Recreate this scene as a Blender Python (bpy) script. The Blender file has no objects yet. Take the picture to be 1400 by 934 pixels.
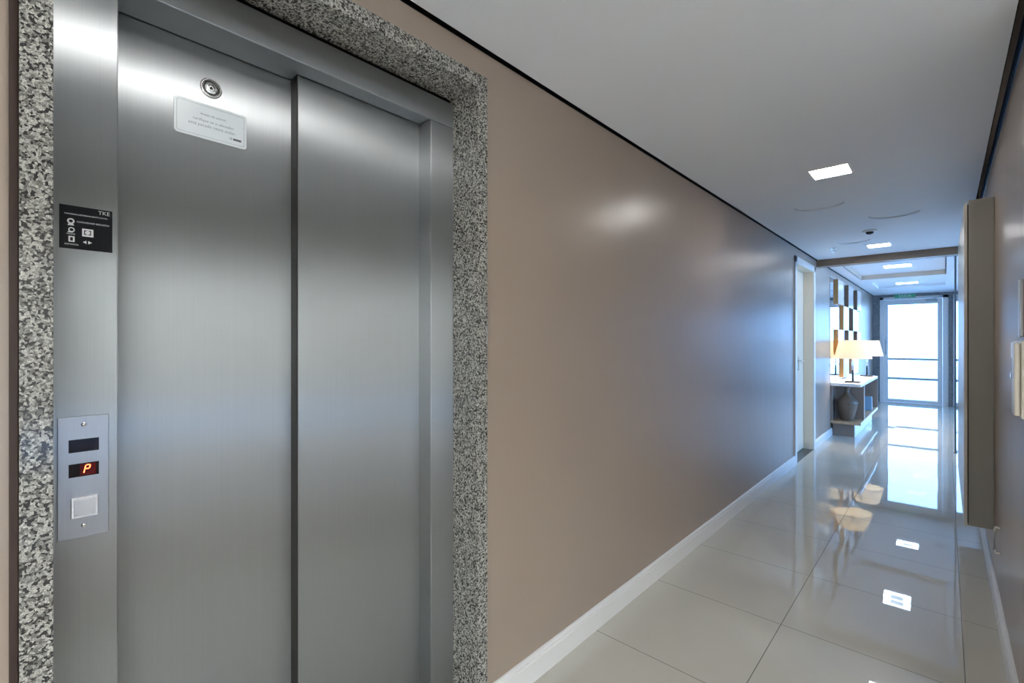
import bpy, bmesh, math, random
from mathutils import Vector, Matrix
random.seed(7)
S = bpy.context.scene
C = S.collection

# ------------------------------------------------------------------ camera
cam_d = bpy.data.cameras.new('camera')
cam_d.sensor_width = 36.0
cam_d.lens = 644.3 / 1400 * 36.0
cam_d.clip_start = 0.02
cam = bpy.data.objects.new('camera', cam_d)
C.objects.link(cam)
cam.location = (0, 0, 1.30)
cam.rotation_euler = (math.radians(90), 0, math.radians(42.6))
S.camera = cam

# ------------------------------------------------------------------ light and exposure
S.view_settings.view_transform = 'Standard'
S.view_settings.look = 'None'
S.view_settings.gamma = 1
S.view_settings.use_curve_mapping = False
S.view_settings.exposure = 0.74
SKY = (0.26, 0.51, 1.0)
SKY_STRENGTH = 6.0
LAMP_RING, LAMP_CENTRE = 36.0, 11.0
LOBBY_LED = (0.62, 0.82, 1.0)
LAMP_COL = (1.0, 0.975, 0.94)
HALL_FILL = 18.0  # strength of the unseen panels added in the hall
HALL_COL = (0.94, 0.98, 1.0)
w = bpy.data.worlds.new('sky')
S.world = w
w.use_nodes = True
bg = w.node_tree.nodes['Background']
bg.inputs[0].default_value = (*SKY, 1)
bg.inputs[1].default_value = SKY_STRENGTH
cy = S.cycles
cy.use_denoising = True
cy.max_bounces = 10
cy.diffuse_bounces = 6
cy.glossy_bounces = 6
cy.transmission_bounces = 6
cy.transparent_max_bounces = 8
cy.sample_clamp_indirect = 6.0
cy.caustics_reflective = True
cy.blur_glossy = 0.3
pl = bpy.data.lights.new('doorway_daylight', 'AREA')      # portal: lets the sky in through the far glass door
pl.shape = 'RECTANGLE'
pl.size, pl.size_y = 1.72, 2.15
pl.cycles.is_portal = True
po = bpy.data.objects.new('doorway_daylight', pl)
C.objects.link(po)
po.location = (-0.08, 13.12, 1.09)
po.rotation_euler = (math.radians(-90), 0, 0)
pw = pl.copy()                                             # the same for the glazing added on the right of the lobby
pw.size, pw.size_y = 2.1, 6.6
pq = bpy.data.objects.new('lobby_daylight', pw)
C.objects.link(pq)
pq.location = (1.10, 9.0, 1.15)
pq.rotation_euler = (0, math.radians(90), 0)
# ------------------------------------------------------------------ material helpers
def nt(name):
    m = bpy.data.materials.new(name)
    m.use_nodes = True
    t = m.node_tree
    return m, t, t.nodes['Principled BSDF']

def plain(name, col, rough=0.5, metal=0.0, spec=0.5, bump=0.0, bscale=60.0, var=0.0, coat=0.0):
    m, t, p = nt(name)
    p.inputs['Base Color'].default_value = (*col, 1)
    p.inputs['Roughness'].default_value = rough
    p.inputs['Metallic'].default_value = metal
    p.inputs['Specular IOR Level'].default_value = spec
    p.inputs['Coat Weight'].default_value = coat
    tc = t.nodes.new('ShaderNodeTexCoord')
    n = t.nodes.new('ShaderNodeTexNoise')
    n.inputs['Scale'].default_value = bscale
    t.links.new(tc.outputs['Object'], n.inputs['Vector'])
    if var:
        r = t.nodes.new('ShaderNodeMapRange')
        r.inputs[3].default_value = 1 - var
        r.inputs[4].default_value = 1 + var
        t.links.new(n.outputs['Fac'], r.inputs[0])
        mx = t.nodes.new('ShaderNodeVectorMath')
        mx.operation = 'SCALE'
        mx.inputs[0].default_value = col
        t.links.new(r.outputs[0], mx.inputs['Scale'])
        t.links.new(mx.outputs[0], p.inputs['Base Color'])
    if bump:
        b = t.nodes.new('ShaderNodeBump')
        b.inputs['Strength'].default_value = bump
        b.inputs['Distance'].default_value = 0.001
        t.links.new(n.outputs['Fac'], b.inputs['Height'])
        t.links.new(b.outputs[0], p.inputs['Normal'])
    return m

def emit(name, col, s):
    m, t, p = nt(name)
    p.inputs['Base Color'].default_value = (*[min(1, c) for c in col], 1)
    p.inputs['Emission Color'].default_value = (*col, 1)
    p.inputs['Emission Strength'].default_value = s
    return m

def wall_paint(name, col, rough):
    """satin paint rolled on in vertical strokes"""
    m, t, p = nt(name)
    tc = t.nodes.new('ShaderNodeTexCoord')
    mp = t.nodes.new('ShaderNodeMapping')
    mp.inputs['Scale'].default_value = (14, 14, 0.7)
    n = t.nodes.new('ShaderNodeTexNoise')
    n.inputs['Scale'].default_value = 1.0
    n.inputs['Detail'].default_value = 5
    t.links.new(tc.outputs['Object'], mp.inputs[0])
    t.links.new(mp.outputs[0], n.inputs['Vector'])
    n2 = t.nodes.new('ShaderNodeTexNoise')
    n2.inputs['Scale'].default_value = 1.3
    n2.inputs['Detail'].default_value = 3
    t.links.new(tc.outputs['Object'], n2.inputs['Vector'])
    a = t.nodes.new('ShaderNodeMath')
    a.operation = 'MULTIPLY_ADD'
    a.inputs[1].default_value = 0.10
    a.inputs[2].default_value = rough - 0.03
    t.links.new(n.outputs['Fac'], a.inputs[0])
    t.links.new(a.outputs[0], p.inputs['Roughness'])
    r = t.nodes.new('ShaderNodeMapRange')
    r.inputs[3].default_value = 0.94
    r.inputs[4].default_value = 1.06
    t.links.new(n2.outputs['Fac'], r.inputs[0])
    v = t.nodes.new('ShaderNodeVectorMath')
    v.operation = 'SCALE'
    v.inputs[0].default_value = col
    t.links.new(r.outputs[0], v.inputs['Scale'])
    t.links.new(v.outputs[0], p.inputs['Base Color'])
    b = t.nodes.new('ShaderNodeBump')
    b.inputs['Strength'].default_value = 0.25
    b.inputs['Distance'].default_value = 0.0012
    t.links.new(n.outputs['Fac'], b.inputs['Height'])
    t.links.new(b.outputs[0], p.inputs['Normal'])
    p.inputs['Specular IOR Level'].default_value = 0.9
    return m

def brushed(name, col=(0.375, 0.395, 0.405), rough=0.365, aniso=1.0, tangent=(0.6, 0.8, 0.0)):
    """stainless steel brushed vertically"""
    m, t, p = nt(name)
    p.inputs['Metallic'].default_value = 1
    p.inputs['Anisotropic'].default_value = aniso
    tc = t.nodes.new('ShaderNodeTexCoord')
    mp = t.nodes.new('ShaderNodeMapping')
    mp.inputs['Scale'].default_value = (420, 420, 2.0)
    n = t.nodes.new('ShaderNodeTexNoise')
    n.inputs['Scale'].default_value = 1.0
    n.inputs['Detail'].default_value = 2
    t.links.new(tc.outputs['Object'], mp.inputs[0])
    t.links.new(mp.outputs[0], n.inputs['Vector'])
    n2 = t.nodes.new('ShaderNodeTexNoise')                  # handling smears
    n2.inputs['Scale'].default_value = 5.0
    n2.inputs['Detail'].default_value = 4
    t.links.new(tc.outputs['Object'], n2.inputs['Vector'])
    ad = t.nodes.new('ShaderNodeMath')
    ad.operation = 'MULTIPLY_ADD'
    ad.inputs[1].default_value = 0.03
    ad.inputs[2].default_value = rough - 0.015
    t.links.new(n2.outputs['Fac'], ad.inputs[0])
    t.links.new(ad.outputs[0], p.inputs['Roughness'])
    r = t.nodes.new('ShaderNodeMapRange')
    r.inputs[3].default_value = 0.95
    r.inputs[4].default_value = 1.05
    t.links.new(n.outputs['Fac'], r.inputs[0])
    v = t.nodes.new('ShaderNodeVectorMath')
    v.operation = 'SCALE'
    v.inputs[0].default_value = col
    t.links.new(r.outputs[0], v.inputs['Scale'])
    t.links.new(v.outputs[0], p.inputs['Base Color'])
    cx = t.nodes.new('ShaderNodeCombineXYZ')
    for i in range(3):
        cx.inputs[i].default_value = tangent[i]
    t.links.new(cx.outputs[0], p.inputs['Tangent'])
    return m

def granite(name, light=(0.40, 0.395, 0.365), mid=(0.17, 0.168, 0.155), dark=(0.035, 0.035, 0.034), scale=240.0, rough=0.14):
    m, t, p = nt(name)
    tc = t.nodes.new('ShaderNodeTexCoord')
    n0 = t.nodes.new('ShaderNodeTexNoise')
    n0.inputs['Scale'].default_value = 90
    n0.inputs['Detail'].default_value = 3
    t.links.new(tc.outputs['Object'], n0.inputs['Vector'])
    mx = t.nodes.new('ShaderNodeVectorMath')
    mx.operation = 'MULTIPLY_ADD'
    mx.inputs[1].default_value = (0.010, 0.010, 0.010)
    t.links.new(n0.outputs['Color'], mx.inputs[0])
    t.links.new(tc.outputs['Object'], mx.inputs[2])
    vo = t.nodes.new('ShaderNodeTexVoronoi')
    vo.inputs['Scale'].default_value = scale
    t.links.new(mx.outputs[0], vo.inputs['Vector'])
    sp = t.nodes.new('ShaderNodeSeparateColor')
    t.links.new(vo.outputs['Color'], sp.inputs[0])
    cr = t.nodes.new('ShaderNodeValToRGB')
    cr.color_ramp.interpolation = 'CONSTANT'
    e = cr.color_ramp.elements
    e[0].position, e[0].color = 0.0, (*dark, 1)
    e[1].position, e[1].color = 0.27, (*mid, 1)
    for pos, c in ((0.42, light), (0.66, tuple(x * 0.72 for x in light)), (0.80, tuple(x * 1.22 for x in light)), (0.92, mid)):
        k = e.new(pos)
        k.color = (*c, 1)
    t.links.new(sp.outputs[0], cr.inputs[0])
    n3 = t.nodes.new('ShaderNodeTexNoise')
    n3.inputs['Scale'].default_value = 420
    n3.inputs['Detail'].default_value = 3
    t.links.new(tc.outputs['Object'], n3.inputs['Vector'])
    r3 = t.nodes.new('ShaderNodeMapRange')
    r3.inputs[1].default_value, r3.inputs[2].default_value = 0.3, 0.7
    r3.inputs[3].default_value, r3.inputs[4].default_value = 0.45, 1.4
    t.links.new(n3.outputs['Fac'], r3.inputs[0])
    v3 = t.nodes.new('ShaderNodeVectorMath')
    v3.operation = 'SCALE'
    t.links.new(cr.outputs[0], v3.inputs[0])
    t.links.new(r3.outputs[0], v3.inputs['Scale'])
    t.links.new(v3.outputs[0], p.inputs['Base Color'])
    p.inputs['Roughness'].default_value = rough
    return m

def porcelain(name):
    """polished 61 cm porcelain tiles, thin grout, each tile laid very slightly out of level"""
    m, t, p = nt(name)
    L = t.links
    tc = t.nodes.new('ShaderNodeTexCoord')
    off = t.nodes.new('ShaderNodeVectorMath')
    off.operation = 'ADD'
    off.inputs[1].default_value = (0.556 + 6.12, -2.43 + 61.2, 0)
    L.new(tc.outputs['Object'], off.inputs[0])
    sc = t.nodes.new('ShaderNodeVectorMath')
    sc.operation = 'SCALE'
    sc.inputs['Scale'].default_value = 1 / 0.612
    L.new(off.outputs[0], sc.inputs[0])
    fr = t.nodes.new('ShaderNodeVectorMath')
    fr.operation = 'FRACTION'
    L.new(sc.outputs[0], fr.inputs[0])
    fl = t.nodes.new('ShaderNodeVectorMath')
    fl.operation = 'FLOOR'
    L.new(sc.outputs[0], fl.inputs[0])
    sx = t.nodes.new('ShaderNodeSeparateXYZ')
    L.new(fr.outputs[0], sx.inputs[0])
    ds = []
    for i in (0, 1):
        a = t.nodes.new('ShaderNodeMath')
        a.operation = 'PINGPONG'
        a.inputs[1].default_value = 0.5
        L.new(sx.outputs[i], a.inputs[0])
        ds.append(a)
    mn = t.nodes.new('ShaderNodeMath')
    mn.operation = 'MINIMUM'
    L.new(ds[0].outputs[0], mn.inputs[0])
    L.new(ds[1].outputs[0], mn.inputs[1])
    ls = t.nodes.new('ShaderNodeMath')
    ls.operation = 'LESS_THAN'
    ls.inputs[1].default_value = 0.0024
    L.new(mn.outputs[0], ls.inputs[0])
    wn = t.nodes.new('ShaderNodeTexWhiteNoise')
    L.new(fl.outputs[0], wn.inputs['Vector'])
    n = t.nodes.new('ShaderNodeTexNoise')
    n.inputs['Scale'].default_value = 3
    n.inputs['Detail'].default_value = 4
    L.new(tc.outputs['Object'], n.inputs['Vector'])
    r = t.nodes.new('ShaderNodeMapRange')
    r.inputs[3].default_value = 0.96
    r.inputs[4].default_value = 1.04
    L.new(n.outputs['Fac'], r.inputs[0])
    v = t.nodes.new('ShaderNodeVectorMath')
    v.operation = 'SCALE'
    v.inputs[0].default_value = (0.57, 0.555, 0.50)
    L.new(r.outputs[0], v.inputs['Scale'])
    mix = t.nodes.new('ShaderNodeMix')
    mix.data_type = 'RGBA'
    L.new(ls.outputs[0], mix.inputs[0])
    L.new(v.outputs[0], mix.inputs[6])
    mix.inputs[7].default_value = (0.10, 0.092, 0.08, 1)
    L.new(mix.outputs[2], p.inputs['Base Color'])
    rg = t.nodes.new('ShaderNodeMapRange')
    rg.inputs[3].default_value = 0.018
    rg.inputs[4].default_value = 0.6
    L.new(ls.outputs[0], rg.inputs[0])
    L.new(rg.outputs[0], p.inputs['Roughness'])
    sb = t.nodes.new('ShaderNodeVectorMath')
    sb.operation = 'SUBTRACT'
    sb.inputs[1].default_value = (0.5, 0.5, 0.5)
    L.new(wn.outputs['Color'], sb.inputs[0])
    tl = t.nodes.new('ShaderNodeVectorMath')
    tl.operation = 'MULTIPLY'
    tl.inputs[1].default_value = (0.003, 0.008, 0)
    L.new(sb.outputs[0], tl.inputs[0])
    ge = t.nodes.new('ShaderNodeNewGeometry')
    ad = t.nodes.new('ShaderNodeVectorMath')
    ad.operation = 'ADD'
    L.new(ge.outputs['Normal'], ad.inputs[0])
    L.new(tl.outputs[0], ad.inputs[1])
    nm = t.nodes.new('ShaderNodeVectorMath')
    nm.operation = 'NORMALIZE'
    L.new(ad.outputs[0], nm.inputs[0])
    L.new(nm.outputs[0], p.inputs['Normal'])
    p.inputs['IOR'].default_value = 1.48
    return m

def wood(name, c1, c2, rough=0.4):
    m, t, p = nt(name)
    tc = t.nodes.new('ShaderNodeTexCoord')
    mp = t.nodes.new('ShaderNodeMapping')
    mp.inputs['Scale'].default_value = (25, 25, 2)
    n = t.nodes.new('ShaderNodeTexNoise')
    n.inputs['Scale'].default_value = 1.5
    n.inputs['Detail'].default_value = 6
    n.inputs['Distortion'].default_value = 1.0
    t.links.new(tc.outputs['Object'], mp.inputs[0])
    t.links.new(mp.outputs[0], n.inputs['Vector'])
    cr = t.nodes.new('ShaderNodeValToRGB')
    cr.color_ramp.elements[0].position, cr.color_ramp.elements[0].color = 0.3, (*c1, 1)
    cr.color_ramp.elements[1].position, cr.color_ramp.elements[1].color = 0.7, (*c2, 1)
    t.links.new(n.outputs['Fac'], cr.inputs[0])
    t.links.new(cr.outputs[0], p.inputs['Base Color'])
    p.inputs['Roughness'].default_value = rough
    return m

def clear_glass(name, tint=(0.93, 0.97, 0.97)):
    m, t, p = nt(name)
    t.nodes.remove(p)
    out = t.nodes['Material Output']
    tr = t.nodes.new('ShaderNodeBsdfTransparent')
    tr.inputs[0].default_value = (*tint, 1)
    gl = t.nodes.new('ShaderNodeBsdfGlossy')
    gl.inputs['Roughness'].default_value = 0.01
    fr = t.nodes.new('ShaderNodeFresnel')
    fr.inputs[0].default_value = 1.5
    mx = t.nodes.new('ShaderNodeMixShader')
    t.links.new(fr.outputs[0], mx.inputs[0])
    t.links.new(tr.outputs[0], mx.inputs[1])
    t.links.new(gl.outputs[0], mx.inputs[2])
    t.links.new(mx.outputs[0], out.inputs[0])
    return m

def fabric_shade(name):
    m, t, p = nt(name)
    t.nodes.remove(p)
    out = t.nodes['Material Output']
    d = t.nodes.new('ShaderNodeBsdfDiffuse')
    d.inputs[0].default_value = (0.88, 0.84, 0.74, 1)
    tr = t.nodes.new('ShaderNodeBsdfTranslucent')
    tr.inputs[0].default_value = (0.95, 0.88, 0.74, 1)
    mx = t.nodes.new('ShaderNodeMixShader')
    mx.inputs[0].default_value = 0.55
    t.links.new(d.outputs[0], mx.inputs[1])
    t.links.new(tr.outputs[0], mx.inputs[2])
    t.links.new(mx.outputs[0], out.inputs[0])
    return m

M = dict(
    wall=wall_paint('taupe_satin_paint', (0.345, 0.275, 0.222), 0.30),
    hall=plain('white_hall_paint', (0.78, 0.78, 0.76), 0.5),
    beam_grey=plain('grey_beam_paint', (0.66, 0.65, 0.63), 0.5),
    brown_paint=plain('brown_beam_paint', (0.27, 0.175, 0.11), 0.4),
    ceiling=plain('white_ceiling_paint', (0.84, 0.88, 0.94), 0.6, bump=0.1, bscale=150),
    void=plain('dark_gap', (0.015, 0.015, 0.017), 0.8),
    floor=porcelain('polished_porcelain'),
    white=plain('white_satin_lacquer', (0.80, 0.80, 0.79), 0.30),
    cream=plain('cream_door_lacquer', (0.84, 0.74, 0.59), 0.35),
    steel=brushed('brushed_steel'),
    steel_plate=brushed('brushed_steel_plate', (0.33, 0.345, 0.37), 0.32, 0.6),
    cap=plain('satin_silver', (0.50, 0.50, 0.50), 0.35, 1.0),
    post=plain('slate_blue_metal_paint', (0.12, 0.15, 0.18), 0.4),
    dark_part=plain('dark_satin', (0.022, 0.020, 0.017), 0.45),
    chrome=plain('chrome', (0.75, 0.75, 0.75), 0.15, 1.0),
    dark_metal=plain('dark_metal', (0.05, 0.05, 0.05), 0.4, 1.0),
    granite=granite('grey_speckled_granite'),
    slate=granite('dark_slate_granite', (0.26, 0.28, 0.30), (0.18, 0.20, 0.22), (0.10, 0.11, 0.12), 160, 0.2),
    brown=plain('dark_brown_matte', (0.035, 0.016, 0.010), 0.5),
    black=plain('black_film', (0.004, 0.004, 0.006), 0.3, spec=0.2),
    ink_white=plain('white_print', (0.75, 0.75, 0.75), 0.5),
    ink_grey=plain('grey_print', (0.30, 0.34, 0.38), 0.5),
    ink_dark=plain('dark_grey_print', (0.10, 0.12, 0.15), 0.5),
    plate=plain('frosted_acrylic', (0.74, 0.80, 0.84), 0.25),
    screen=plain('dark_display_glass', (0.010, 0.005, 0.006), 0.12, spec=0.15),
    led=emit('red_led', (1.0, 0.16, 0.05), 4.0),
    grey_cab=plain('grey_cabinet_paint', (0.29, 0.285, 0.265), 0.5),
    light_cab=plain('light_grey_cabinet_edge', (0.62, 0.60, 0.56), 0.35),
    mirror=plain('mirror_glass', (0.80, 0.86, 0.92), 0.02, 1.0),
    alu=plain('white_door_frame_paint', (0.74, 0.76, 0.78), 0.35),
    rail=plain('grey_rail_paint', (0.45, 0.50, 0.53), 0.4),
    glass=clear_glass('clear_door_glass'),
    green=plain('green_sign', (0.06, 0.42, 0.24), 0.4),
    beige=plain('beige_ceiling_fascia', (0.66, 0.57, 0.47), 0.6),
    gold_wood=wood('honey_wood', (0.36, 0.17, 0.05), (0.52, 0.28, 0.10)),
    dark_wood=wood('walnut_wood', (0.10, 0.06, 0.04), (0.17, 0.10, 0.07)),
    pale_panel=plain('pale_pink_lacquer', (0.72, 0.64, 0.60), 0.2),
    taupe_board=plain('taupe_board', (0.26, 0.205, 0.17), 0.4),
    tan_wood=wood('tan_wood', (0.42, 0.28, 0.17), (0.55, 0.38, 0.24)),
    gap=plain('gap_shade_gloss', (0.05, 0.055, 0.06), 0.18, 1.0),
    blue_edge=plain('dark_blue_gloss', (0.02, 0.11, 0.30), 0.22),
    glow_field=plain('red_glow_colour', (0.09, 0.002, 0.001), 0.2, spec=0.15),
    vase=plain('brown_glazed_ceramic', (0.135, 0.098, 0.070), 0.30, bump=0.4, bscale=90, var=0.3),
    shade=fabric_shade('lamp_shade_fabric'),
    ring=emit('led_panel_rim', LAMP_COL, LAMP_RING),
    centre=emit('led_panel_centre', LAMP_COL, LAMP_CENTRE),
    hall_fill=emit('hall_fill_panel', HALL_COL, HALL_FILL),
    lobby_ring=emit('lobby_led_rim', LOBBY_LED, 20.0),
    lobby_centre=emit('lobby_led_centre', LOBBY_LED, 2.5),
    hall_floor=plain('dark_brown_stone', (0.30, 0.26, 0.22), 0.25),
    plastic=plain('ivory_plastic', (0.74, 0.70, 0.62), 0.35),
    blue_cover=plain('blue_book_cover', (0.25, 0.45, 0.65), 0.4),
    paving=plain('pale_paving', (0.50, 0.50, 0.49), 0.8),
    stone=plain('dark_threshold_stone', (0.09, 0.085, 0.07), 0.3),
)

# ------------------------------------------------------------------ mesh helpers (all coordinates are world metres)
class MB:
    def __init__(s):
        s.bm = bmesh.new()
    def box(s, x0, x1, y0, y1, z0, z1, bevel=0.0, seg=2):
        b = bmesh.new()
        bmesh.ops.create_cube(b, size=1)
        for v in b.verts:
            v.co = Vector(((x0 + x1) / 2 + v.co.x * (x1 - x0), (y0 + y1) / 2 + v.co.y * (y1 - y0), (z0 + z1) / 2 + v.co.z * (z1 - z0)))
        if bevel:
            bmesh.ops.bevel(b, geom=b.edges[:], offset=bevel, segments=seg, profile=0.5, affect='EDGES')
        return s.merge(b)
    def merge(s, b, mat=None):
        if mat is not None:
            b.transform(mat)
        me = bpy.data.meshes.new('tmp')
        b.to_mesh(me)
        b.free()
        s.bm.from_mesh(me)
        bpy.data.meshes.remove(me)
        return s
    def lathe(s, prof, n=32, mat=None, cap=True):
        """prof: (radius, height) about local Z"""
        b = bmesh.new()
        rings = []
        for r, z in prof:
            rings.append([b.verts.new((r * math.cos(2 * math.pi * i / n), r * math.sin(2 * math.pi * i / n), z)) for i in range(n)])
        for a, c in zip(rings, rings[1:]):
            for i in range(n):
                b.faces.new((a[i], a[(i + 1) % n], c[(i + 1) % n], c[i]))
        if cap:
            if prof[0][0] > 1e-5: b.faces.new(rings[0][::-1])
            if prof[-1][0] > 1e-5: b.faces.new(rings[-1])
        bmesh.ops.remove_doubles(b, verts=b.verts[:], dist=1e-6)
        bmesh.ops.recalc_face_normals(b, faces=b.faces[:])
        return s.merge(b, mat)
    def prism(s, pts, axis, a0, a1):
        """polygon extruded along axis ('x','y','z'); pts are the two other coordinates in order"""
        b = bmesh.new()
        def co(p, a):
            return {'x': (a, p[0], p[1]), 'y': (p[0], a, p[1]), 'z': (p[0], p[1], a)}[axis]
        lo = [b.verts.new(co(p, a0)) for p in pts]
        hi = [b.verts.new(co(p, a1)) for p in pts]
        n = len(pts)
        b.faces.new(lo)
        b.faces.new(hi)
        for i in range(n):
            b.faces.new((lo[i], lo[(i + 1) % n], hi[(i + 1) % n], hi[i]))
        bmesh.ops.recalc_face_normals(b, faces=b.faces[:])
        return s.merge(b)
    def tube(s, pts, r, n=10):
        b = bmesh.new()
        pts = [Vector(p) for p in pts]
        rings = []
        for i, p in enumerate(pts):
            d = (pts[min(i + 1, len(pts) - 1)] - pts[max(i - 1, 0)]).normalized()
            q = d.to_track_quat('Z', 'Y')
            rings.append([b.verts.new(p + q @ Vector((r * math.cos(2 * math.pi * k / n), r * math.sin(2 * math.pi * k / n), 0))) for k in range(n)])
        for a, c in zip(rings, rings[1:]):
            for k in range(n):
                b.faces.new((a[k], a[(k + 1) % n], c[(k + 1) % n], c[k]))
        b.faces.new(rings[0][::-1])
        b.faces.new(rings[-1])
        bmesh.ops.recalc_face_normals(b, faces=b.faces[:])
        return s.merge(b)
    def holed(s, outer, holes, z):
        """flat face with holes, facing down, in the plane z"""
        b = bmesh.new()
        edges = []
        for loop in [outer] + holes:
            vs = [b.verts.new((x, y, z)) for x, y in loop]
            for i in range(len(vs)):
                edges.append(b.edges.new((vs[i], vs[(i + 1) % len(vs)])))
        bmesh.ops.triangle_fill(b, edges=edges, use_beauty=True, use_dissolve=False)
        for f in b.faces:
            if f.normal.z > 0: f.normal_flip()
        b.normal_update()
        for f in b.faces:
            if f.normal.z > 0: f.normal_flip()
        return s.merge(b)

WORLD = {}
def thing(name, label, cat, loc, group=None, kind=None):
    o = bpy.data.objects.new(name, None)
    o.empty_display_size = 0.1
    C.objects.link(o)
    o.location = loc
    WORLD[o.name] = Vector(loc)
    o['label'] = label
    o['category'] = cat
    if group: o['group'] = group
    if kind: o['kind'] = kind
    return o

def mesh(name, mb, mat, parent=None, label=None, cat=None, group=None, kind=None, smooth=False, origin=None):
    off = WORLD[parent.name] if parent else Vector(origin or (0, 0, 0))
    bm = mb.bm
    if smooth:
        for f in bm.faces: f.smooth = True
        for e in bm.edges:
            if len(e.link_faces) == 2 and e.calc_face_angle(0) > math.radians(35):
                e.smooth = False
    bm.transform(Matrix.Translation(-off))
    me = bpy.data.meshes.new(name)
    bm.to_mesh(me)
    bm.free()
    for mm in (mat if isinstance(mat, (list, tuple)) else [mat]):
        me.materials.append(mm)
    o = bpy.data.objects.new(name, me)
    C.objects.link(o)
    if parent: o.parent = parent
    elif origin: o.location = origin
    WORLD[o.name] = off
    if label: o['label'] = label
    if cat: o['category'] = cat
    if group: o['group'] = group
    if kind: o['kind'] = kind
    return o

def text_mb(lines, facing='+x', extrude=0.0002):
    """lines: (string, size, (x, y, z), align, shear). letters stand in the plane, read along +y (facing +x)"""
    mb = MB()
    for st, size, pos, al, sh in lines:
        cu = bpy.data.curves.new('lettering', 'FONT')
        cu.body = st
        cu.size = size
        cu.align_x = al
        cu.align_y = 'CENTER'
        cu.extrude = extrude
        cu.shear = sh
        cu.resolution_u = 3
        ob = bpy.data.objects.new('lettering_curve', cu)
        C.objects.link(ob)
        dg = bpy.context.evaluated_depsgraph_get()
        me = bpy.data.meshes.new_from_object(ob.evaluated_get(dg))
        rot = Matrix.Rotation(math.radians(90), 4, 'X')
        if facing == '+x':
            rot = Matrix.Rotation(math.radians(90), 4, 'Z') @ rot
        me.transform(Matrix.Translation(pos) @ rot)
        mb.bm.from_mesh(me)
        bpy.data.meshes.remove(me)
        bpy.data.objects.remove(ob)
        bpy.data.curves.remove(cu)
    return mb

def dup(root, loc, label=None):
    """copy of a thing with its parts and sub-parts"""
    def cp(o, parent):
        c = o.copy()
        C.objects.link(c)
        if parent: c.parent = parent
        for ch in list(o.children): cp(ch, c)
        return c
    r = cp(root, None)
    r.location = loc
    if label: r['label'] = label
    return r

def struct(name, mb, mat, label, cat, **k):
    return mesh(name, mb, mat, label=label, cat=cat, kind='structure', **k)

def circle(cx, cy, r, n=40):
    return [(cx + r * math.cos(2 * math.pi * i / n), cy + r * math.sin(2 * math.pi * i / n)) for i in range(n)]
def square(cx, cy, h):
    return [(cx - h, cy - h), (cx + h, cy - h), (cx + h, cy + h), (cx - h, cy + h)]
XL, XR, XM = -1.17, 0.19, 0.90           # left wall, right wall, right wall of the wider lobby
Y0, YB, YE = -2.7, 6.83, 12.90           # back of corridor, beam, far wall
H, HT = 2.30, 2.48                       # ceiling, top of the walls
RX = Matrix.Rotation(math.radians(90), 4, 'Y')   # local Z -> +x

# ------------------------------------------------------------------ setting: floor and walls
struct('floor', MB().box(-1.75, 3.75, Y0 - 0.1, YE + 0.16, -0.06, 0.0), M['floor'], 'polished pale grey porcelain tile floor running the length of the corridor', 'floor')
mb = MB()
mb.box(XL - 0.12, XL, Y0, 0.0225, 0, HT)
mb.box(XL - 0.12, XL, 0.0225, 1.128, 2.19, HT)
mb.box(XL - 0.12, XL, 1.128, 5.70, 0, HT)
mb.box(XL - 0.12, XL, 5.70, 6.63, 2.16, HT)
mb.box(XL - 0.12, XL, 6.63, YE + 0.16, 0, HT)
struct('wall_left', mb, M['wall'], 'long taupe satin painted wall on the left holding the lift', 'wall')
struct('wall_right', MB().box(XR, XR + 0.1, 2.00, 5.14, 0, HT), M['wall'], 'taupe satin painted wall at the right edge', 'wall')
struct('wall_lobby', MB().box(XM, XM + 0.12, 5.14, 5.70, 0, HT).box(XM, XM + 0.12, 12.30, YE + 0.16, 0, HT).box(XM, XM + 0.12, 5.70, 12.30, 2.2, HT).box(XM, XM + 0.12, 5.70, 12.30, 0, 0.1).box(XR + 0.1, XM + 0.12, 5.02, 5.14, 0, HT), M['wall'], 'taupe wall on the right of the lobby hidden behind the grey cabinet', 'wall')
struct('floor_hall', MB().box(0.20, 3.60, Y0, 2.00, 0.0, 0.002), M['hall_floor'], 'dark brown floor of the added hall opposite the lift', 'floor')  # unseen floor added with the hall, toned for the lift door reflection
# unseen white hall added beside the camera to light the near corridor
struct('wall_back', MB().box(-1.75, 3.75, Y0 - 0.1, Y0, 0, HT), M['hall'], 'white wall closing the hall behind the camera', 'wall')
struct('trim_8', MB().box(1.02, 1.20, Y0, 2.00, 1.92, H), M['beam_grey'], 'grey beam added under the hall ceiling to darken the lift reflection', 'beam')  # unseen beam added to darken a band of the lift door reflection
w3 = thing('window_3', 'low strip window added in the hall side wall for a blue reflection', 'window', (3.60, 0.2, 0.3), kind='structure')  # unseen window added to reflect a blue band in the lift doors
f = MB()
for (a0, a1, b0, b1) in ((-1.5, 1.9, 0.30, 0.325), (-1.5, 1.9, 0.425, 0.45), (-1.5, -1.475, 0.325, 0.425), (1.875, 1.9, 0.325, 0.425)):
    f.box(3.63, 3.69, a0, a1, b0, b1, 0.002)
mesh('window_frame', f, M['alu'], w3)
mesh('pane', MB().box(3.657, 3.663, -1.475, 1.875, 0.325, 0.425), M['glass'], w3)
struct('wall_hall_side', MB().box(3.60, 3.75, Y0, 2.10, 0.45, HT).box(3.60, 3.75, Y0, 2.10, 0, 0.30).box(3.60, 3.75, Y0, -1.5, 0.30, 0.45).box(3.60, 3.75, 1.9, 2.10, 0.30, 0.45), M['hall'], 'white side wall of the added hall opposite the lift', 'wall')
struct('wall_hall_end', MB().box(XR + 0.1, 3.60, 2.00, 2.10, 0, HT), M['hall'], 'white end wall of the added hall opposite the lift', 'wall')
HALL = [(x, y) for x in (1.45, 2.25, 3.05) for y in (-0.95, -2.0)]
mb = MB()
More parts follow.
